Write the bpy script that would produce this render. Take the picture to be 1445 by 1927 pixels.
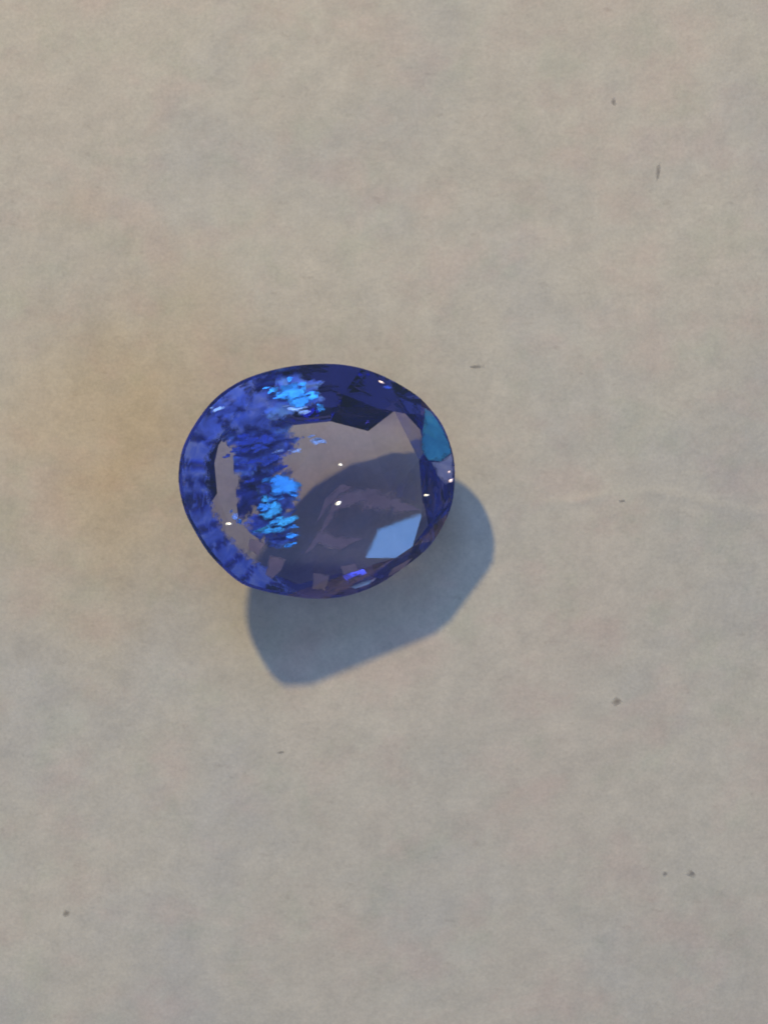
import bpy, bmesh, math, random
from mathutils import Vector, Matrix, noise

# ------------------------------------------------------------------ scene, camera, light
for o in list(bpy.data.objects):
    bpy.data.objects.remove(o, do_unlink=True)
scene = bpy.context.scene
COL = scene.collection
K = 1.74e-5                 # metres covered by one photo pixel on the paper
CX, CY = 722.5, 963.5       # centre of the frame, in photo pixels
CAM_H = 0.100               # height of the phone above the paper

cam_data = bpy.data.cameras.new('camera')
cam = bpy.data.objects.new('camera', cam_data)
COL.objects.link(cam)
cam.location = (0, 0, CAM_H)
cam_data.sensor_fit = 'VERTICAL'
cam_data.sensor_height = 24.0
cam_data.lens = 24.0 * CAM_H / (1927 * K)
cam_data.clip_start = 0.005
cam_data.clip_end = 20
cam_data.dof.use_dof = True
cam_data.dof.focus_distance = CAM_H - 0.0020
cam_data.dof.aperture_fstop = 400.0
scene.camera = cam

world = bpy.data.worlds.new('World')
scene.world = world
world.use_nodes = True
bg = world.node_tree.nodes['Background']
bg.inputs['Color'].default_value = (0.46, 0.64, 1.05, 1)
bg.inputs['Strength'].default_value = 0.42


def aim(ob, target):
    d = Vector(target) - ob.location
    ob.rotation_euler = d.to_track_quat('-Z', 'Y').to_euler()


# the lamp that throws the shadow: low, warm, from the top of the picture
KEY_DIR = Vector((-0.735, 1.47, 1.0)).normalized()
KEY_DIST = 0.24
GEM_C = Vector(((600 - CX) * K, -(907 - CY) * K, 0.0018))
ld = bpy.data.lights.new('desk_lamp_light', 'AREA')
ld.shape = 'DISK'
ld.size = 0.0115
ld.energy = 0.502
ld.color = (1.0, 0.785, 0.345)
key = bpy.data.objects.new('desk_lamp_light', ld)
key.location = GEM_C + KEY_DIR * KEY_DIST
aim(key, GEM_C)
COL.objects.link(key)
# added cool fill out of view, to brighten the flakes
wd = bpy.data.lights.new('flake_fill_light', 'AREA')
wd.shape = 'RECTANGLE'
wd.size = 0.40
wd.size_y = 0.40
wd.energy = 2.6
wd.color = (0.30, 0.52, 1.0)
fill = bpy.data.objects.new('flake_fill_light', wd)
FILL_POS = Vector((-0.12, 0.80, 0.58))
fill.location = FILL_POS
aim(fill, (0, 0, 0))
FILL_DIR = FILL_POS.normalized()
COL.objects.link(fill)
# added cold light, corner masked off to shape the patch mirrored in the table
sd = bpy.data.lights.new('mirrored_patch_light', 'AREA')
sd.shape = 'SQUARE'
sd.size = 0.0500
sd.energy = 0.044
sd.color = (0.16, 0.42, 1.0)
sd.use_nodes = True
_nt = sd.node_tree
_em = _nt.nodes['Emission']
_ge = _nt.nodes.new('ShaderNodeNewGeometry')
_sp = _nt.nodes.new('ShaderNodeSeparateXYZ')
_ad = _nt.nodes.new('ShaderNodeMath'); _ad.operation = 'ADD'
_gt = _nt.nodes.new('ShaderNodeMath'); _gt.operation = 'GREATER_THAN'; _gt.inputs[1].default_value = 0.32
_nt.links.new(_ge.outputs['Parametric'], _sp.inputs[0])
_nt.links.new(_sp.outputs['X'], _ad.inputs[0])
_iY = _nt.nodes.new('ShaderNodeMath'); _iY.operation='SUBTRACT'; _iY.inputs[0].default_value=1.0; _nt.links.new(_sp.outputs['Y'], _iY.inputs[1]); _nt.links.new(_iY.outputs[0], _ad.inputs[1])

_nt.links.new(_ad.outputs[0], _gt.inputs[0]); _nt.links.new(_gt.outputs[0], _em.inputs['Strength'])
spot = bpy.data.objects.new('mirrored_patch_light', sd)
SPOT_POS = Vector((0.4394, -0.4354, 0.9126))
_z = -(GEM_C - SPOT_POS).normalized()
_x = Vector((0.8872, 0.3977, -0.2341)); _x = (_x - _z * _x.dot(_z)).normalized()
_y = _z.cross(_x)
spot.matrix_world = Matrix((( _x.x, _y.x, _z.x, SPOT_POS.x), (_x.y, _y.y, _z.y, SPOT_POS.y), (_x.z, _y.z, _z.z, SPOT_POS.z), (0, 0, 0, 1)))
COL.objects.link(spot)

scene.view_settings.view_transform = 'Standard'
scene.view_settings.look = 'None'
scene.view_settings.exposure = 0.0
scene.view_settings.gamma = 1.0
scene.render.engine = 'CYCLES'
cy = scene.cycles
cy.max_bounces = 24
cy.transmission_bounces = 20
cy.glossy_bounces = 16
cy.diffuse_bounces = 3
cy.transparent_max_bounces = 16
cy.caustics_reflective = True
cy.caustics_refractive = True
cy.blur_glossy = 0.3
cy.sample_clamp_indirect = 3.0
cy.use_denoising = True
cy.filter_width = 1.9


# ------------------------------------------------------------------ helpers
def W(px, py, z=0.0):
    """photo pixel -> the point on the height z (metres) that is seen there"""
    s = 1 - z / CAM_H
    return Vector(((px - CX) * K * s, -(py - CY) * K * s, z))


def mesh_obj(name, verts, faces, mat, parent=None, smooth=False):
    me = bpy.data.meshes.new(name)
    me.from_pydata([tuple(v) for v in verts], [], faces)
    me.update()
    if mat:
        me.materials.append(mat)
    if smooth:
        for p in me.polygons:
            p.use_smooth = True
    o = bpy.data.objects.new(name, me)
    COL.objects.link(o)
    if parent:
        o.parent = parent
        o.matrix_parent_inverse = parent.matrix_world.inverted()
    return o


def new_mat(name):
    m = bpy.data.materials.new(name)
    m.use_nodes = True
    nt = m.node_tree
    nt.nodes.clear()
    out = nt.nodes.new('ShaderNodeOutputMaterial')
    return m, nt, out


def node(nt, typ, **kw):
    n = nt.nodes.new(typ)
    for k, v in kw.items():
        if k in n.inputs.keys():
            n.inputs[k].default_value = v
        else:
            setattr(n, k, v)
    return n


def ramp(nt, fac, stops):
    r = nt.nodes.new('ShaderNodeValToRGB')
    e = r.color_ramp.elements
    while len(e) < len(stops):
        e.new(0.5)
    for el, (p, c) in zip(e, stops):
        el.position = p
        el.color = (*c, 1)
    nt.links.new(fac, r.inputs['Fac'])
    return r.outputs['Color']


def mix(nt, fac, a, b, blend='MIX'):
    n = nt.nodes.new('ShaderNodeMix')
    n.data_type = 'RGBA'
    n.blend_type = blend
    for sock, val in ((n.inputs[0], fac), (n.inputs[6], a), (n.inputs[7], b)):
        if isinstance(val, (int, float)):
            sock.default_value = val
        elif isinstance(val, tuple):
            sock.default_value = (*val, 1)
        else:
            nt.links.new(val, sock)
    return n.outputs[2]


# ------------------------------------------------------------------ paper
def paper_material():
    m, nt, out = new_mat('paper')
    L = nt.links.new
    tc = node(nt, 'ShaderNodeTexCoord')
    mp = node(nt, 'ShaderNodeMapping')
    mp.inputs['Scale'].default_value = (1000, 1000, 1000)      # millimetres
    L(tc.outputs['Object'], mp.inputs['Vector'])
    V = mp.outputs['Vector']

    def nz(scale, detail=4, rough=0.55, off=0.0, stretch=None):
        v = V
        q = node(nt, 'ShaderNodeMapping')
        q.inputs['Location'].default_value = (off, off * 0.7, off * 0.3)
        if stretch:
            q.inputs['Scale'].default_value = stretch
        L(V, q.inputs['Vector'])
        n = node(nt, 'ShaderNodeTexNoise', Scale=scale, Detail=detail, Roughness=rough)
        L(q.outputs['Vector'], n.inputs['Vector'])
        return n.outputs['Fac']
    base = (0.585, 0.533, 0.440)
    col = ramp(nt, nz(0.16, 5, 0.6, 3.1), [(0.30, (0.538, 0.505, 0.446)), (0.50, base), (0.70, (0.608, 0.535, 0.438))])
    # blotches of slightly different tint, as in soft recycled stock
    pink = ramp(nt, nz(0.42, 4, 0.6, 11.0, (1, 1.3, 1)), [(0.50, (0, 0, 0)), (0.66, (1, 1, 1))])
    col = mix(nt, pink, col, mix(nt, 1.0, col, (1.02, 0.965, 0.975), 'MULTIPLY'))
    green = ramp(nt, nz(0.55, 4, 0.6, 27.0), [(0.54, (0, 0, 0)), (0.68, (1, 1, 1))])
    col = mix(nt, green, col, mix(nt, 1.0, col, (0.955, 0.985, 0.965), 'MULTIPLY'))
    mott = ramp(nt, nz(1.1, 5, 0.68, 77.0), [(0.30, (0.915, 0.915, 0.92)), (0.70, (1.075, 1.07, 1.065))])
    col = mix(nt, 1.0, col, mott, 'MULTIPLY')
    pale = ramp(nt, nz(0.9, 4, 0.65, 40.0), [(0.55, (0, 0, 0)), (0.75, (1, 1, 1))])
    col = mix(nt, pale, col, mix(nt, 1.0, col, (1.045, 1.04, 1.04), 'MULTIPLY'))
    # soft tan patch left of the stone
    sp = node(nt, 'ShaderNodeMapping')
    sp.inputs['Location'].default_value = (8.6, -2.3, 0)
    sp.inputs['Scale'].default_value = (1 / 4.2, 1 / 6.0, 0)
    wob = node(nt, 'ShaderNodeTexNoise', Scale=0.3, Detail=3.0)
    L(V, wob.inputs['Vector'])
    wv = node(nt, 'ShaderNodeVectorMath', operation='MULTIPLY_ADD')
    L(wob.outputs['Color'], wv.inputs[0])
    wv.inputs[1].default_value = (5, 5, 0)
    wv2 = node(nt, 'ShaderNodeVectorMath', operation='ADD')
    wv2.inputs[1].default_value = (8.6 - 2.5, -2.3 - 2.5, 0)
    L(V, wv.inputs[2])
    L(wv.outputs[0], wv2.inputs[0])
    sc_ = node(nt, 'ShaderNodeVectorMath', operation='MULTIPLY')
    sc_.inputs[1].default_value = (1 / 6.5, 1 / 8.5, 0)
    L(wv2.outputs[0], sc_.inputs[0])
    ln = node(nt, 'ShaderNodeVectorMath', operation='LENGTH')
    L(sc_.outputs[0], ln.inputs[0])
    st = ramp(nt, ln.outputs['Value'], [(0.05, (1, 1, 1)), (0.55, (0.45, 0.45, 0.45)), (1.0, (0, 0, 0))])
    nt.nodes.remove(sp)
    col = mix(nt, st, col, mix(nt, 1.0, col, (0.97, 0.845, 0.665), 'MULTIPLY'))
    # grain and faint dark fibres
    grain = ramp(nt, nz(9.0, 3, 0.7, 5.0), [(0.25, (0.90, 0.90, 0.90)), (0.75, (1.08, 1.08, 1.08))])
    col = mix(nt, 1.0, col, grain, 'MULTIPLY')
    fleck = ramp(nt, nz(1.9, 3, 0.6, 61.0, (1, 1.8, 1)), [(0.25, (0.90, 0.89, 0.89)), (0.36, (1, 1, 1))])
    col = mix(nt, 1.0, col, fleck, 'MULTIPLY')
    # relief
    h1 = nz(0.35, 4, 0.55, 8.0)
    h2 = nz(2.2, 4, 0.62, 14.0)
    h3 = nz(12.0, 2, 0.6, 19.0)
    a = node(nt, 'ShaderNodeMath', operation='MULTIPLY_ADD')
    L(h2, a.inputs[0]); a.inputs[1].default_value = 0.27; L(h1, a.inputs[2])
    b = node(nt, 'ShaderNodeMath', operation='MULTIPLY_ADD')
    L(h3, b.inputs[0]); b.inputs[1].default_value = 0.055; L(a.outputs[0], b.inputs[2])
    bp = node(nt, 'ShaderNodeBump', Strength=1.0, Distance=0.000045)
    L(b.outputs[0], bp.inputs['Height'])
    bs = node(nt, 'ShaderNodeBsdfPrincipled', Roughness=0.9)
    bs.inputs['Specular IOR Level'].default_value = 0.15
    L(col, bs.inputs['Base Color'])
    L(bp.outputs['Normal'], bs.inputs['Normal'])
    L(bs.outputs[0], out.inputs['Surface'])
    return m


def paper_height(x, y):
    """gentle cockle of the sheet, flat where the stone rests, and one faint crease"""
    r = math.hypot(x - GEM_C.x, y - GEM_C.y) / 0.0055
    damp = min(1.0, max(0.0, r - 1.0))
    h = noise.noise(Vector((x * 90, y * 90, 1.7))) * 0.00022 * damp
    yc = -(935 - CY) * K + 0.00025 * math.sin(x * 900) - (x - 0.0062) * 0.04
    if x > 0.004:
        w = min(1.0, (x - 0.004) / 0.002)
        h += 0.000021 * w * (0.6 + 0.8 * noise.noise(Vector((x * 700, 3.0, 0)))) * math.exp(-((y - yc) / 0.00014) ** 2)
    return h - 0.00003 * damp


def build_paper():
    # fine grid in view, coarser towards the sheet's edges
    def axis():
        a = []
        t = 0.0
        step = 0.00011
        while t < 0.018:
            a.append(t); t += step
        while t < 0.22:
            a.append(t); step *= 1.16; t += step
        a.append(0.22)
        return [-v for v in a[:0:-1]] + a
    xs = axis(); ys = axis()
    verts = [(x, y, paper_height(x, y)) for y in ys for x in xs]
    n = len(xs)
    faces = [(j * n + i, j * n + i + 1, (j + 1) * n + i + 1, (j + 1) * n + i) for j in range(len(ys) - 1) for i in range(n - 1)]
    o = mesh_obj('paper_sheet', verts, faces, paper_material(), smooth=True)
    o['kind'] = 'structure'
    o['label'] = 'matt beige grey paper sheet under the blue stone'
    return o


build_paper()

# ------------------------------------------------------------------ sapphire
OUT = [(336.5,906),(341,855.6),(355,819),(378,782),(405,750),(442,723),(483,705),(537.5,691),(592,685),(647,686.5),(697,698),(743,718.5),(784,744),(807,766.5),(830,796),(846,833),(855,874),(854,924),(846,961),(825,1004),(798,1038),(757,1070),(711,1100),(656,1120.5),(597,1127),(537.5,1120.5),(492,1111),(455,1098),(423,1072.5),(391,1038),(368.5,1002),(348,961)]
C0 = (600.0, 907.0)
Z0, SA, SB, HC = 120.1, -0.211, -0.203, 34.5
G2C, G2S, G3C, G3S = 3.8, -9.0, 15.1, 6.0


def plane_z(px, py):
    return Z0 + SA * (px - C0[0]) + SB * (py - C0[1])


def girdle_z(px, py):
    t = math.atan2(py - C0[1], px - C0[0])
    return plane_z(px, py) + G2C * math.cos(2 * t) + G2S * math.sin(2 * t) + G3C * math.cos(3 * t) + G3S * math.sin(3 * t) - 8 * math.exp(-((t - 2.22) / 0.16) ** 2) + 9 * math.exp(-((t - 0.08) / 0.4) ** 2)


def catmull(P, m):
    n = len(P); R = []
    for i in range(n):
        p0, p1, p2, p3 = P[i - 1], P[i], P[(i + 1) % n], P[(i + 2) % n]
        for k in range(m):
            t = k / m
            R.append(tuple(0.5 * (2 * p1[d] + (p2[d] - p0[d]) * t + (2 * p0[d] - 5 * p1[d] + 4 * p2[d] - p3[d]) * t * t + (3 * p1[d] - p0[d] - 3 * p2[d] + p3[d]) * t ** 3) for d in (0, 1)))
    return R


TABLE = [(404,872),(414,826),(446,794),(500,776),(565,768),(640,766),(710,768),(762,778),(790,808),(800,850),(799,910),(792,975),(776,1028),(744,1050),(690,1050),(620,1044),(540,1032),(474,1012),(428,980),(409,928)]
LIFT = 1.2   # pixels of air: the stone touches the paper with its lowest facet


def P3(px, py, zpx):
    return W(px, py, max(zpx, 0.0) * K + LIFT * K)


def outline_at(ang):
    """girdle outline point in the direction ang (image space)"""
    best = min(RIM, key=lambda p: abs((math.atan2(p[1] - C0[1], p[0] - C0[0]) - ang + math.pi) % (2 * math.pi) - math.pi))
    return best


RIM = catmull(OUT, 3)
REST_C = (640.0, 952.0)


N_T = Vector((-SA, SB, 1.0)).normalized()                 # normal of the table facet
T_P = P3(601, 910, plane_z(601, 910) + HC)
CAMP = Vector((0, 0, CAM_H))


def on_table(px, py):
    d = (W(px, py, 0) - CAMP).normalized()
    return CAMP + d * ((T_P - CAMP).dot(N_T) / d.dot(N_T))


def gem_points():
    pts = []        # (vector, tag)
    for p in TABLE:
        pts.append((on_table(*p), 'table'))
    nT = len(TABLE)
    for i in range(nT):
        a, b = TABLE[i], TABLE[(i + 1) % nT]
        mx, my = (a[0] + b[0]) / 2, (a[1] + b[1]) / 2
        g = outline_at(math.atan2(my - C0[1], mx - C0[0]))
        f = 0.50
        px, py = mx + (g[0] - mx) * f, my + (g[1] - my) * f
        zt, zg = plane_z(mx, my) + HC, girdle_z(*g) + 4
        zm = min(zt + (zg - zt) * f + 3.5, plane_z(px, py) + HC - 5.0)
        pts.append((P3(px, py, zm), 'crown'))
    for p in RIM:
        z = girdle_z(*p)
        pts.append((P3(p[0], p[1], z + 2), 'rim_upper'))
        pts.append((P3(p[0], p[1], z - 2), 'rim_lower'))
    NP = 14
    for k, (r, h, off) in enumerate(((0.70, 0.50, 0.0), (0.40, 0.145, 0.5))):
        for i in range(NP):
            t = 2 * math.pi * (i + off) / NP + 0.12
            g = outline_at(t)
            px, py = REST_C[0] + (g[0] - REST_C[0]) * r, REST_C[1] + (g[1] - REST_C[1]) * r
            if k == 0 and py < 835 and 470 < px < 765:
                continue
            if px < 480:
                continue
            pts.append((P3(px, py, girdle_z(*g) * h), 'pavilion'))
    for p in ((470, 800, 98), (537, 792, 70), (612, 784, 52), (682, 802, 32), (734, 767, 66),
              (415, 815, 116), (394, 850, 116), (388, 900, 110), (396, 950, 101), (416, 1000, 86), (455, 1045, 66), (520, 1070, 44),
              (500, 880, 58), (508, 960, 46)):
        pts.append((P3(*p), 'pavilion'))
    for i in range(9):
        t = 2 * math.pi * i / 9 + 0.3
        px, py = REST_C[0] + 52 * math.cos(t), REST_C[1] + 40 * math.sin(t)
        pts.append((P3(px, py, 0.0), 'pavilion'))
    return pts


def hull(pts):
    bm = bmesh.new()
    tag = {}
    vs = []
    for v, t in pts:
        vs.append(bm.verts.new(v))
    bm.verts.ensure_lookup_table()
    # hull is scaled up while it is computed: the stone is millimetres small
    for v in bm.verts:
        v.co *= 1000
    bmesh.ops.convex_hull(bm, input=list(bm.verts), use_existing_faces=False)
    loose = [v for v in bm.verts if not v.link_faces]
    idx = {v: i for i, v in enumerate(vs)}
    used = [(v, pts[idx[v]][1]) for v in vs if v.is_valid and v.link_faces]
    bmesh.ops.recalc_face_normals(bm, faces=list(bm.faces))
    order = {v: i for i, (v, _) in enumerate(used)}
    verts = [v.co / 1000 for v, _ in used]
    tags = [t for _, t in used]
    faces = [tuple(order[v] for v in f.verts) for f in bm.faces]
    bm.free()
    return verts, tags, faces


PTS = gem_points()
GV, GT, GF = hull(PTS)
CEN = sum(GV, Vector()) / len(GV)
print('hull', len(PTS), len(GV), len(GF), 'zmin', min(v.z for v in GV))


def glass_material(name, wave=0.0, rough=0.0):
    m, nt, out = new_mat(name)
    g = node(nt, 'ShaderNodeBsdfGlass', IOR=1.765, Roughness=rough)
    g.distribution = 'GGX'
    g.inputs['Color'].default_value = (1, 1, 1, 1)
    if wave:
        tc = node(nt, 'ShaderNodeTexCoord')
        n = node(nt, 'ShaderNodeTexNoise', Scale=900.0, Detail=3.0, Roughness=0.55)
        nt.links.new(tc.outputs['Object'], n.inputs['Vector'])
        b = node(nt, 'ShaderNodeBump', Strength=1.0, Distance=wave)
        nt.links.new(n.outputs['Fac'], b.inputs['Height'])
        nt.links.new(b.outputs['Normal'], g.inputs['Normal'])
    nt.links.new(g.outputs[0], out.inputs['Surface'])
    return m


def colour_material():
    """body colour of corundum: absorption only, zoned - deep blue at one end, nearly clear in the middle"""
    m, nt, out = new_mat('sapphire_colour')
    L = nt.links.new
    tc = node(nt, 'ShaderNodeTexCoord')
    xyz = node(nt, 'ShaderNodeSeparateXYZ')
    nzn = node(nt, 'ShaderNodeTexNoise', Scale=700.0, Detail=2.0)
    L(tc.outputs['Object'], nzn.inputs['Vector'])
    dist = node(nt, 'ShaderNodeVectorMath', operation='MULTIPLY_ADD')
    L(nzn.outputs['Color'], dist.inputs[0])
    dist.inputs[1].default_value = (0.0009, 0.0009, 0.0)
    L(tc.outputs['Object'], dist.inputs[2])
    L(dist.outputs[0], xyz.inputs[0])
    def sm(sock, a, b, lo, hi):
        mr = node(nt, 'ShaderNodeMapRange', interpolation_type='SMOOTHSTEP')
        L(sock, mr.inputs['Value'])
        for k_, v_ in (('From Min', a), ('From Max', b), ('To Min', lo), ('To Max', hi)):
            mr.inputs[k_].default_value = v_
        return mr.outputs[0]

    def math2(op, a, b):
        n_ = node(nt, 'ShaderNodeMath', operation=op)
        L(a, n_.inputs[0])
        if isinstance(b, (int, float)):
            n_.inputs[1].default_value = b
        else:
            L(b, n_.inputs[1])
        return n_.outputs[0]
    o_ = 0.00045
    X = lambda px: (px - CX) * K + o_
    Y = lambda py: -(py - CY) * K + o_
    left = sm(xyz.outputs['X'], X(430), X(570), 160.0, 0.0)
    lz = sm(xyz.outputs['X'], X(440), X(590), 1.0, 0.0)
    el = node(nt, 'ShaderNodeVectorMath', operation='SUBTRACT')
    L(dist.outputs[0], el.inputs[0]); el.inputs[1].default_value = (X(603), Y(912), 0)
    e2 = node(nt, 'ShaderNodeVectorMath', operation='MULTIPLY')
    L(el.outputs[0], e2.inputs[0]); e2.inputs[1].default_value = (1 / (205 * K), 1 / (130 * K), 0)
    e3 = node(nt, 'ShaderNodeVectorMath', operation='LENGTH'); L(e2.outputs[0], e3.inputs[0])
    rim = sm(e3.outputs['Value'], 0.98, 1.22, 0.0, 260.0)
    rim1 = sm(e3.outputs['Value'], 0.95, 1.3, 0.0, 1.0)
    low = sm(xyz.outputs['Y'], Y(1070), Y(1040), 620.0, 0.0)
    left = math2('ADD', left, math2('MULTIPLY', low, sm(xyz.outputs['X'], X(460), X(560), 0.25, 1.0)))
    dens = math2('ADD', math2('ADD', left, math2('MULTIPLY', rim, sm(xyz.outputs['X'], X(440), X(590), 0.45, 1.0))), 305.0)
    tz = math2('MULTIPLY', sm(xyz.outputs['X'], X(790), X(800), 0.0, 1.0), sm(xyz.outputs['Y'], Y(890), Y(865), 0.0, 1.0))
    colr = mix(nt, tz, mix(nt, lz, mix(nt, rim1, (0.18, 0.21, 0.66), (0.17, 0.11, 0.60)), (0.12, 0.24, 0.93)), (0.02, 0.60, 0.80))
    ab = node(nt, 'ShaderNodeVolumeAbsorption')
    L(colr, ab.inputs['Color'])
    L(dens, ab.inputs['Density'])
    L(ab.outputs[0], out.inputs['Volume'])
    return m


sapphire = bpy.data.objects.new('sapphire', None)
COL.objects.link(sapphire)
sapphire.empty_display_size = 0.004
sapphire.location = W(REST_C[0], REST_C[1], 0)
sapphire['label'] = 'oval faceted blue sapphire lying tilted on beige grey paper'
sapphire['category'] = 'gemstone'
bpy.context.view_layer.update()


def region(f):
    s = {GT[i] for i in f}
    if s == {'table'}:
        return 'table_facet'
    if s <= {'rim_upper', 'rim_lower'} and len(s) == 2:
        return 'girdle'
    if s & {'pavilion'} or s == {'rim_lower'}:
        return 'pavilion'
    return 'crown'


M_POL = glass_material('polished_corundum', 0.0)
M_CRN = glass_material('crown_corundum', 0.0000006)
M_PAV = glass_material('pavilion_corundum', 0.0000012)
M_GRD = glass_material('girdle_corundum', 0.0, 0.12)
for rn, mt in (('table_facet', M_POL), ('crown', M_CRN), ('girdle', M_GRD), ('pavilion', M_PAV)):
    fs = [f for f in GF if region(f) == rn]
    ids = sorted({i for f in fs for i in f})
    mp = {i: k for k, i in enumerate(ids)}
    if rn == 'table_facet':                                  # one flat polygon
        mid = sum((GV[i] for i in ids), Vector()) / len(ids)
        fs = [tuple(sorted(ids, key=lambda i: math.atan2(GV[i].y - mid.y, GV[i].x - mid.x)))]
    o = mesh_obj(rn, [GV[i] for i in ids], [tuple(mp[i] for i in f) for f in fs], mt, sapphire)
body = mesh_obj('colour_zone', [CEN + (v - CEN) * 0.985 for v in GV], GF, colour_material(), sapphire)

# ------------------------------------------------------------------ feather inclusion and added glow sheets inside the stone
IOR = 1.765


def refract(d, n, eta):
    c = -d.dot(n)
    k = 1 - eta * eta * (1 - c * c)
    return (eta * d + (eta * c - math.sqrt(k)) * n).normalized()


FACES = []
for f in GF:
    a_, b_, c_ = (GV[i] for i in f[:3])
    fn = (b_ - a_).cross(c_ - a_).normalized()
    if fn.dot(a_ - CEN) < 0:
        fn = -fn
    FACES.append((fn, a_))


def hit_stone(d):
    """entry point of a ray from the camera into the (convex) stone"""
    t0, best = -1.0, None
    for fn, a_ in FACES:
        dn = d.dot(fn)
        if dn < -1e-6:
            t = (a_ - CAMP).dot(fn) / dn
            if t > t0:
                t0, best = t, fn
    return CAMP + d * t0, best


def room(p):
    return min((a_ - p).dot(fn) for fn, a_ in FACES)


def inside(px, py, depth):
    """a point inside the stone, about `depth` pixels below its surface, and the ray that reaches it"""
    d = (W(px, py, 0) - CAMP).normalized()
    hit, fn = hit_stone(d)
    r = refract(d, fn, 1 / IOR)
    dd = depth
    while dd > 3 and room(hit + r * (dd * K)) < 2.5 * K:
        dd *= 0.8
    return hit + r * (dd * K), r, fn


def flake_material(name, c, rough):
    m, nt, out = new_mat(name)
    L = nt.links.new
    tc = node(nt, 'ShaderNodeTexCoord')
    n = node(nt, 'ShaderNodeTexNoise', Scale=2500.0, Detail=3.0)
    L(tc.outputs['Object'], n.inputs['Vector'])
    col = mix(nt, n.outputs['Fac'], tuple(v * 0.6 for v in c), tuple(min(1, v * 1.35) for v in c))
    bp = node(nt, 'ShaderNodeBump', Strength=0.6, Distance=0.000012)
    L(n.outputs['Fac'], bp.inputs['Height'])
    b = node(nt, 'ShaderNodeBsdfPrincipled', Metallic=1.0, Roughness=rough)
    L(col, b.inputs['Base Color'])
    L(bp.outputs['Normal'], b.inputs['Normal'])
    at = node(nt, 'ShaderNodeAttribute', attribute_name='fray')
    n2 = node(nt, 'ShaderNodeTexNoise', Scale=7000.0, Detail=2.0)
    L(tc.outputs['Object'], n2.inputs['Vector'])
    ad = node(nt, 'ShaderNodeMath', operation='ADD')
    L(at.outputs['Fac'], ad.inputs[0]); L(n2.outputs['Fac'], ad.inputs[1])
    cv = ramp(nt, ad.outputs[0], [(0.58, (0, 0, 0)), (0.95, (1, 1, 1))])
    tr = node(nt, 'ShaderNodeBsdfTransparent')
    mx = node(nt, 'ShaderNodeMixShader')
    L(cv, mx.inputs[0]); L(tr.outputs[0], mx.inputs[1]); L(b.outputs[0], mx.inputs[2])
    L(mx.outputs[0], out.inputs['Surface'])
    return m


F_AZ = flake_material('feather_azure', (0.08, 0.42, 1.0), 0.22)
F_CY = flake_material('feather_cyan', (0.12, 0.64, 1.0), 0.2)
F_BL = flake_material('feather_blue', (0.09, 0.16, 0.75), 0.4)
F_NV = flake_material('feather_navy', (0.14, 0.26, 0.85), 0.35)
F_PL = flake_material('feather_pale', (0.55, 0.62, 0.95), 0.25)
random.seed(7)


def fan(name, ring, centre, nrm, thick, mat, edge):
    """a thin lens-like flake: full in the middle, fraying at its rim"""
    k = len(ring)
    vs = list(ring) + [q - nrm * thick for q in ring] + [centre, centre - nrm * thick]
    fs = [(i, (i + 1) % k, 2 * k) for i in range(k)] + [((i + 1) % k + k, i + k, 2 * k + 1) for i in range(k)]
    fs += [(i, i + k, (i + 1) % k + k, (i + 1) % k) for i in range(k)]
    o = mesh_obj(name, vs, fs, mat, sapphire)
    at = o.data.attributes.new('fray', 'FLOAT', 'POINT')
    for q in range(len(vs)):
        at.data[q].value = 1.0 if q >= 2 * k else edge
    return o


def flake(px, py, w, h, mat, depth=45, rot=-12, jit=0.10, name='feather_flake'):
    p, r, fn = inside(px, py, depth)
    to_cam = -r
    to_fill = -refract(-FILL_DIR, fn, 1 / IOR) if FILL_DIR.dot(fn) > 0.05 else N_T
    n = (to_cam + to_fill).normalized()
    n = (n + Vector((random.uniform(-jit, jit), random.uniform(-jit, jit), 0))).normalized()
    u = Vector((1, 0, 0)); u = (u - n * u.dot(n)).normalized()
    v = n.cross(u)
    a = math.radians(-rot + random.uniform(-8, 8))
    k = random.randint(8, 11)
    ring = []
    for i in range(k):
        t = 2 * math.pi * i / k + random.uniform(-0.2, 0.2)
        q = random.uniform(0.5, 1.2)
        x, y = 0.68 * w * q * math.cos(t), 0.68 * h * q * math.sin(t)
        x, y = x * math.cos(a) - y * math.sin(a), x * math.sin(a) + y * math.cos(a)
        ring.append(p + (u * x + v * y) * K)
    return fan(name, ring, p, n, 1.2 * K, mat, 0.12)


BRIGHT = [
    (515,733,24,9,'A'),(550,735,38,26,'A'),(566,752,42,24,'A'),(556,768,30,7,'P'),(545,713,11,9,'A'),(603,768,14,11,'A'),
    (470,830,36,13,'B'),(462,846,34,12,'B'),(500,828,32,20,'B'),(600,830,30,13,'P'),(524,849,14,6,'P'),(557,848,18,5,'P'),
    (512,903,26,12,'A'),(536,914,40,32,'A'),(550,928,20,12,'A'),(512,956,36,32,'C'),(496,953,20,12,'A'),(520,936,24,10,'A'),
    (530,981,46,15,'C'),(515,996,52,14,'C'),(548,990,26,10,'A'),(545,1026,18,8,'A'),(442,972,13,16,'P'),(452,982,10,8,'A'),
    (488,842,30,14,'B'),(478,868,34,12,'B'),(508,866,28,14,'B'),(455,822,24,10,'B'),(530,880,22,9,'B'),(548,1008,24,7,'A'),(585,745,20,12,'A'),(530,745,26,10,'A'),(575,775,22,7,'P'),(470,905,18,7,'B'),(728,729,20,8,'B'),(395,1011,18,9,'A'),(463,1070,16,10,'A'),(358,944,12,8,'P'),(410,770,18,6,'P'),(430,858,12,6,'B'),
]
MM = {'A': F_AZ, 'B': F_BL, 'C': F_CY, 'P': F_PL}
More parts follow.
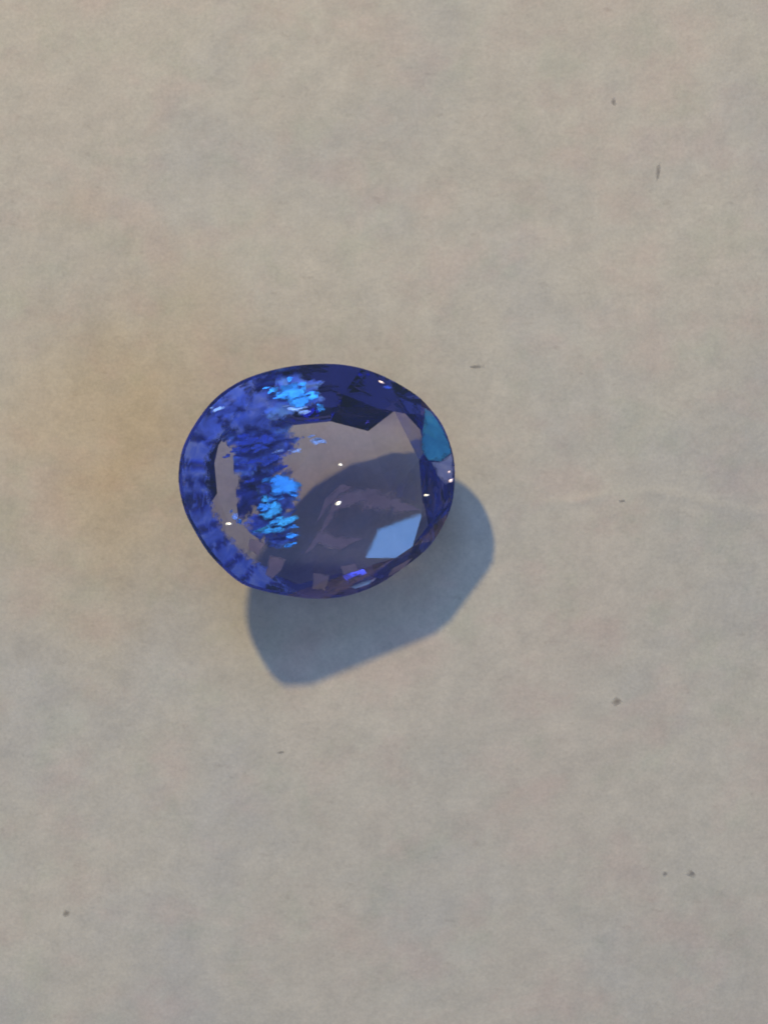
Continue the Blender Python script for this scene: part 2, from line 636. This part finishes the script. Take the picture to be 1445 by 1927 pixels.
for i, (x, y, w, h, c) in enumerate(BRIGHT):
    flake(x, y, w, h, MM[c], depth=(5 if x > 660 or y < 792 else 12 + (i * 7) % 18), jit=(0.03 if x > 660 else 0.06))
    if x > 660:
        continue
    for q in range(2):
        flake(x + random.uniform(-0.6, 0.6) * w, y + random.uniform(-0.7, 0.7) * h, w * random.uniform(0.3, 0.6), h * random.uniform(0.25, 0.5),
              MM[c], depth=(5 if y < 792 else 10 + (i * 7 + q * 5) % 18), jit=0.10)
def veil_material(name, dark, mid, light, rough=0.5, tint_scale=(1.0, 1.9), relief=0.7, cover=1.0):
    """a film that reflects, streaked in colour: healed cracks, and sheets imitating light"""
    m, nt, out = new_mat(name)
    L = nt.links.new
    tc = node(nt, 'ShaderNodeTexCoord')
    mp = node(nt, 'ShaderNodeMapping')
    mp.inputs['Rotation'].default_value = (0, 0, math.radians(-16))
    mp.inputs['Scale'].default_value = (1100 * tint_scale[0], 1100 * tint_scale[1], 900)
    L(tc.outputs['Object'], mp.inputs['Vector'])
    n = node(nt, 'ShaderNodeTexNoise', Scale=1.6, Detail=4.0, Roughness=0.6, Distortion=0.6)
    L(mp.outputs[0], n.inputs['Vector'])
    col = ramp(nt, n.outputs['Fac'], [(0.34, dark), (0.50, mid), (0.64, light)])
    bp = node(nt, 'ShaderNodeBump', Strength=relief, Distance=0.00003)
    L(n.outputs['Fac'], bp.inputs['Height'])
    b = node(nt, 'ShaderNodeBsdfPrincipled', Metallic=1.0, Roughness=rough)
    L(col, b.inputs['Base Color'])
    L(bp.outputs['Normal'], b.inputs['Normal'])
    tr = node(nt, 'ShaderNodeBsdfTransparent')
    mx = node(nt, 'ShaderNodeMixShader')
    at = node(nt, 'ShaderNodeAttribute', attribute_name='fray')          # 1 inside the sheet, 0 at its torn edge
    n2 = node(nt, 'ShaderNodeTexNoise', Scale=5.0, Detail=3.0, Roughness=0.65)
    L(mp.outputs[0], n2.inputs['Vector'])
    ad = node(nt, 'ShaderNodeMath', operation='ADD')
    L(at.outputs['Fac'], ad.inputs[0]); L(n2.outputs['Fac'], ad.inputs[1])
    cv = ramp(nt, ad.outputs[0], [(0.44, (0, 0, 0)), (0.74, (cover,) * 3)])
    L(cv, mx.inputs[0]); L(tr.outputs[0], mx.inputs[1]); L(b.outputs[0], mx.inputs[2])
    L(mx.outputs[0], out.inputs['Surface'])
    return m


V_BL = veil_material('veil_blue', (0.08, 0.09, 0.40), (0.22, 0.35, 1.0), (0.36, 0.60, 1.0), 0.40, (0.75, 1.1), 0.35, 1.0)
V_GLOW = veil_material('lilac_glow', (0.80, 0.62, 0.70), (0.92, 0.72, 0.80), (1.0, 0.82, 0.88), 0.7, (0.5, 0.5), 0.2, 0.62)
V_DK = veil_material('veil_navy', (0.04, 0.03, 0.14), (0.07, 0.08, 0.34), (0.14, 0.22, 0.75), 0.5, (0.7, 1.0), 0.3, 1.0)
V_RIM = veil_material('veil_rim', (0.11, 0.15, 0.60), (0.19, 0.29, 0.95), (0.42, 0.50, 1.0), 0.5, (0.9, 0.8), 0.15)
V_TEAL = veil_material('teal_glow', (0.07, 0.46, 0.78), (0.10, 0.60, 0.92), (0.16, 0.74, 0.98), 0.5, (0.6, 0.6), 0.2, 0.85)
V_PALE = veil_material('pale_glow', (0.55, 0.52, 0.80), (0.72, 0.66, 0.90), (0.95, 0.85, 0.98), 0.5, (0.8, 0.8), 0.2, 0.75)


# the healed crack behind the bright flakes: softly crumpled sheets with ragged ends
def veil(grid, depth, mat, amp, seed, name='feather_and_glow_veil', fray=None, lean=0.0):
    """grid: rows of photo positions; the sheet hangs `depth` pixels below the surface there"""
    vs, fs = [], []
    nx = len(grid[0])
    mx_ = sum(p[0] for r_ in grid for p in r_) / (nx * len(grid))
    my_ = sum(p[1] for r_ in grid for p in r_) / (nx * len(grid))
    to_fill = -refract(-FILL_DIR, N_T, 1 / IOR)
    n0 = (to_fill - refract(Vector((0, 0, -1)), N_T, 1 / IOR)).normalized()
    gx, gy = (n0.x / n0.z - N_T.x / N_T.z) * lean, (n0.y / n0.z - N_T.y / N_T.z) * lean
    for row in grid:
        for (x, y) in row:
            q = Vector(((x - 0.35 * y) / 26, (y + 0.3 * x) / 11, seed))
            p, r, fn = inside(x, y, depth + gx * (x - mx_) - gy * (y - my_) + amp * noise.noise(q) + 0.4 * amp * noise.noise(q * 2.3))
            vs.append(p)
    for j in range(len(grid) - 1):
        for i in range(nx - 1):
            a = j * nx + i
            fs += [(a, a + nx, a + nx + 1, a + 1)]
    o = mesh_obj(name, vs, fs, mat, sapphire, smooth=True)
    at = o.data.attributes.new('fray', 'FLOAT', 'POINT')
    for k in range(len(vs)):
        j, i = divmod(k, nx)
        at.data[k].value = fray(j / (len(grid) - 1), i / (nx - 1)) if fray else 1.0
    return o


def blob(cx, cy, rx, ry, seed, xmin=0, na=44, nr=9, rag=0.45):
    """polar patch with a ragged, streaky outline"""
    rows = []
    for k in range(na + 1):
        a = 2 * math.pi * (k % na) / na
        q = Vector((math.cos(a) * 1.1, math.sin(a) * 1.6, seed))
        f = 1 + rag * noise.noise(q * 1.7) + 0.6 * rag * noise.noise(q * 5.1)
        row = []
        for i in range(nr):
            r = f * i / (nr - 1)
            x, y = cx + rx * r * math.cos(a), cy + ry * r * math.sin(a) - 0.22 * rx * r * math.cos(a)
            lo = xmin + 0.085 * (y - 830) - 34 * max(0.0, min(1.0, (846 - y) / 26)) + max(0.0, y - 985) * 1.2
            row.append((max(x, lo + 2.5 * noise.noise(Vector((y / 8, 0, seed)))) if xmin else x, y))
        rows.append(row)
    return rows


for cx_, cy_, rx_, ry_, sd_, dp_, mt_ in ((500, 838, 62, 50, 3, 50, 'B'), (478, 915, 44, 58, 11, 58, 'D'), (522, 930, 42, 46, 19, 46, 'B'),
                                          (508, 985, 50, 34, 23, 54, 'B'), (470, 812, 68, 34, 51, 40, 'B'), (462, 862, 34, 40, 31, 44, 'B'), (528, 1016, 36, 15, 37, 50, 'B')):
    veil(blob(cx_, cy_, rx_, ry_, sd_, 436), dp_, V_BL if mt_ == 'B' else V_DK, 5.0, sd_, fray=lambda a, b: 0.62 * (1 - b ** 1.6), lean=0.9 if mt_ == 'B' else 0.3)
veil(blob(548, 746, 60, 38, 8, 0), 13, V_BL, 2.0, 8, fray=lambda a, b: 0.62 * (1 - b ** 1.6), lean=0.5)
veil(blob(470, 770, 66, 36, 43, 0), 13, V_RIM, 2.0, 43, fray=lambda a, b: 0.62 * (1 - b ** 1.6))
rows = []
for k in range(60):
    a = 1.72 + (4.30 - 1.72) * k / 59
    g = outline_at(a)
    row = []
    for i in range(9):
        fade = min(1.0, k / 8, (59 - k) / 8)
        r = 0.975 - (0.975 - (0.985 - 0.20 * fade - 0.03 * noise.noise(Vector((k / 2.5, 0.3, 5.0))))) * i / 8
        row.append((C0[0] + (g[0] - C0[0]) * r, C0[1] + (g[1] - C0[1]) * r))
    rows.append(row)
veil(rows, 7, V_RIM, 0.0, 15, fray=lambda a, b: 0.45 * min(1.0, (1 - b) * 2.2) * min(1.0, a * 6, (1 - a) * 6))
# lilac streaks of caustic light in the clear middle, put in as tinted sheets
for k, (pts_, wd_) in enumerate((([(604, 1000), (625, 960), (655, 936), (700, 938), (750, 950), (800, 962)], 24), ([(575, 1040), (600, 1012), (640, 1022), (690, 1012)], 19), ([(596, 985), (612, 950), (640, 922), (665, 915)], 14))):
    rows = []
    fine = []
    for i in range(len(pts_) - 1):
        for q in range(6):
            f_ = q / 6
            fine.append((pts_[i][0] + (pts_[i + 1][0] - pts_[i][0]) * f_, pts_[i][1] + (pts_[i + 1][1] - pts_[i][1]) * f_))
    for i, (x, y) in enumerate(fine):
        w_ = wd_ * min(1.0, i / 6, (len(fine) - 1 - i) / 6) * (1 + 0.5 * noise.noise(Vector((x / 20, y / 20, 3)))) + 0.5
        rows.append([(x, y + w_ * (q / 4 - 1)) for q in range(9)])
    veil(rows, 40, V_GLOW, 1.0, 30 + k, fray=lambda a, b: 0.62 * (1 - abs(2 * b - 1)) - 0.14)


def plate(poly, depth, mat):
    """an added flat sheet under the crown, coloured like light showing in its facets"""
    ring = [inside(x, y, depth)[0] for x, y in poly]
    cen, r, fn = inside(sum(p[0] for p in poly) / len(poly), sum(p[1] for p in poly) / len(poly), depth)
    return fan('glow_sheet', ring, cen, fn, 1.5 * K, mat, 0.05)


plate([(799, 768), (810, 775), (831, 803), (845, 836), (849, 852), (830, 868), (806, 866), (794, 848), (795, 812)], 6, V_TEAL)  # teal sheet stands in for lit paper showing through the facet
plate([(812, 870), (830, 868), (850, 853), (853, 880), (852, 904), (838, 912), (824, 896)], 6, V_PALE)  # lilac reflection at the right tip, put in as a coloured sheet


plate([(508, 1044), (538, 1052), (530, 1072), (512, 1090), (499, 1082)], 5, V_GLOW)  # added lilac sheets, coloured like light in the lower facets
plate([(590, 1078), (622, 1082), (612, 1112), (588, 1108)], 5, V_GLOW)
plate([(735, 1072), (768, 1054), (776, 1050), (760, 1068), (730, 1086)], 5, V_GLOW)
plate([(640, 1066), (668, 1060), (676, 1074), (646, 1082)], 5, V_GLOW)
plate([(470, 1012), (500, 1022), (486, 1046), (466, 1034)], 5, V_GLOW)


# ------------------------------------------------------------------ small things: dust and added glints on the stone, pulp flecks in the paper
def plain_material(name, c, rough=0.8, metal=0.0):
    m, nt, out = new_mat(name)
    tc = node(nt, 'ShaderNodeTexCoord')
    n = node(nt, 'ShaderNodeTexNoise', Scale=6000.0, Detail=2.0)
    nt.links.new(tc.outputs['Object'], n.inputs['Vector'])
    col = mix(nt, n.outputs['Fac'], tuple(v * 0.8 for v in c), tuple(min(1, v * 1.2) for v in c))
    b = node(nt, 'ShaderNodeBsdfPrincipled', Roughness=rough, Metallic=metal)
    nt.links.new(col, b.inputs['Base Color'])
    nt.links.new(b.outputs[0], out.inputs['Surface'])
    return m


def lump(name, centre, nrm, w, h, t, rot, mat, label, cat, group, seed, clear=0.0, parent=None):
    """an irregular flat crumb: w x h x t pixels, lying on the plane with normal nrm"""
    rnd = random.Random(seed)
    u = Vector((1, 0, 0)); u = (u - nrm * u.dot(nrm)).normalized()
    v = nrm.cross(u)
    a = math.radians(rot)
    k = 9
    prof = [rnd.uniform(0.65, 1.2) for _ in range(k)]
    vs, fs = [], []
    for z, q in ((0.0, 0.85), (0.35, 1.0), (0.8, 0.62)):
        for i in range(k):
            tt = 2 * math.pi * i / k
            x, y = 0.5 * w * prof[i] * q * math.cos(tt), 0.5 * h * prof[i] * q * math.sin(tt)
            x, y = x * math.cos(a) - y * math.sin(a), x * math.sin(a) + y * math.cos(a)
            vs.append((u * x + v * y + nrm * (z * t * rnd.uniform(0.85, 1.1) if z else 0.0)) * K)
    vs.append(nrm * t * K)
    fs.append(tuple(range(k - 1, -1, -1)))
    for r_ in range(2):
        for i in range(k):
            fs.append((r_ * k + i, r_ * k + (i + 1) % k, (r_ + 1) * k + (i + 1) % k, (r_ + 1) * k + i))
    for i in range(k):
        fs.append((2 * k + i, 2 * k + (i + 1) % k, 3 * k))
    if parent:
        return mesh_obj(name, [v + centre + nrm * clear for v in vs], fs, mat, parent)
    o = mesh_obj(name, vs, fs, mat)
    o.location = centre + nrm * clear
    o['label'] = label
    o['category'] = cat
    o['group'] = group
    return o


M_DUST = plain_material('white_dust', (0.80, 0.80, 0.80), 0.35, 0.6)


def fleck_material(name, c):
    """a shred of darker pulp that frays out into the paper"""
    m, nt, out = new_mat(name)
    L = nt.links.new
    tc = node(nt, 'ShaderNodeTexCoord')
    v = node(nt, 'ShaderNodeVectorMath', operation='SUBTRACT')
    L(tc.outputs['Generated'], v.inputs[0]); v.inputs[1].default_value = (0.5, 0.5, 0.0)
    v2 = node(nt, 'ShaderNodeVectorMath', operation='MULTIPLY')
    L(v.outputs[0], v2.inputs[0]); v2.inputs[1].default_value = (2, 2, 0)
    ln = node(nt, 'ShaderNodeVectorMath', operation='LENGTH'); L(v2.outputs[0], ln.inputs[0])
    n = node(nt, 'ShaderNodeTexNoise', Scale=9000.0, Detail=3.0); L(tc.outputs['Object'], n.inputs['Vector'])
    a = node(nt, 'ShaderNodeMath', operation='MULTIPLY_ADD'); L(n.outputs['Fac'], a.inputs[0]); a.inputs[1].default_value = 0.9; L(ln.outputs['Value'], a.inputs[2])
    sc = node(nt, 'ShaderNodeMath', operation='MULTIPLY'); L(a.outputs[0], sc.inputs[0]); sc.inputs[1].default_value = 0.62
    al = ramp(nt, sc.outputs[0], [(0.38, (0.44,) * 3), (0.82, (0, 0, 0))])
    b = node(nt, 'ShaderNodeBsdfPrincipled', Roughness=0.9)
    b.inputs['Base Color'].default_value = (*c, 1)
    tr = node(nt, 'ShaderNodeBsdfTransparent')
    mx = node(nt, 'ShaderNodeMixShader')
    L(al, mx.inputs[0]); L(tr.outputs[0], mx.inputs[1]); L(b.outputs[0], mx.inputs[2])
    L(mx.outputs[0], out.inputs['Surface'])
    return m


M_FLECK = fleck_material('grey_pulp', (0.24, 0.225, 0.22))
M_BROWN = fleck_material('brown_pulp', (0.27, 0.23, 0.19))
for i, (x, y, w, h, rot, lab) in enumerate((
        (638, 948, 15, 8, 20, 'largest bright white dust grain in the middle of the stone'),
        (641, 876, 11, 6, -15, 'small white dust grain above the middle of the stone'),
        (803, 933, 14, 5, -8, 'thin white dust grain at the right edge of the table facet'),
        (430, 987, 15, 6, -8, 'white dust grain at the lower end of the left grey strip'))):
    d = (W(x, y, 0) - CAMP).normalized()
    hit = CAMP + d * ((T_P - CAMP).dot(N_T) / d.dot(N_T))
    lump('dust_grain', hit, (Vector((0, 0, 1)) + KEY_DIR).normalized(), w, h * 1.1, 1.6, rot, M_DUST, lab, 'dust grain', 'white dust grains on the stone', 100 + i, clear=2.0 * K)
M_PINK = plain_material('lilac_glint', (0.75, 0.62, 0.72), 0.45, 0.6)
M_COOL = plain_material('cool_glint', (0.70, 0.78, 1.0), 0.4, 0.7)
for i, (x, y, w, h, rot, mt) in enumerate(((680, 1101, 46, 18, 10, M_COOL), (700, 1094, 22, 8, 14, M_PINK), (716, 719, 15, 5, -28, M_PINK), (848, 905, 12, 9, 5, M_PINK), (845, 889, 8, 6, 0, M_PINK))):  # added crumbs that imitate glints on the crown, tilted towards the lamp
    hit, fn = hit_stone((W(x, y, 0) - CAMP).normalized())
    lump('glint_chip', hit, (Vector((0, 0, 1)) + KEY_DIR).normalized(), w, h, 1.5, rot, mt, '', '', '', 300 + i, clear=(6.5 if w > 20 else 1.0) * K, parent=sapphire)
for i, (x, y, w, h, rot, mt, lab) in enumerate((
        (1238, 325, 8, 34, -12, M_FLECK, 'long upright grey fleck in the paper near the upper right corner'),
        (1155, 190, 8, 17, 12, M_FLECK, 'short faint fleck above and left of the long upright fleck'),
        (895, 690, 25, 7, 3, M_FLECK, 'dark flat fleck in the paper just above right of the stone'),
        (1171, 943, 12, 5, 0, M_FLECK, 'small dark fleck under the faint crease right of the stone'),
        (1160, 1320, 17, 15, 25, M_BROWN, 'round smudged fleck in the paper right of the shadow'),
        (1301, 1645, 21, 9, -38, M_FLECK, 'slanting dark fleck near the lower right corner of the picture'),
        (1252, 1645, 10, 9, 0, M_FLECK, 'small round fleck left of the slanting fleck'),
        (529, 1416, 14, 5, 4, M_FLECK, 'tiny dark fleck directly below the stone and its shadow'),
        (125, 1720, 14, 13, 0, M_BROWN, 'brownish round fleck near the lower left corner of the picture'))):
    c = W(x, y, 0)
    c.z = paper_height(c.x, c.y) - 0.5 * K
    lump('pulp_fleck', c, Vector((0, 0, 1)), w * 1.6, h * 1.6, 0.9, rot, mt, lab, 'paper fleck', 'dark flecks in the paper', 200 + i)
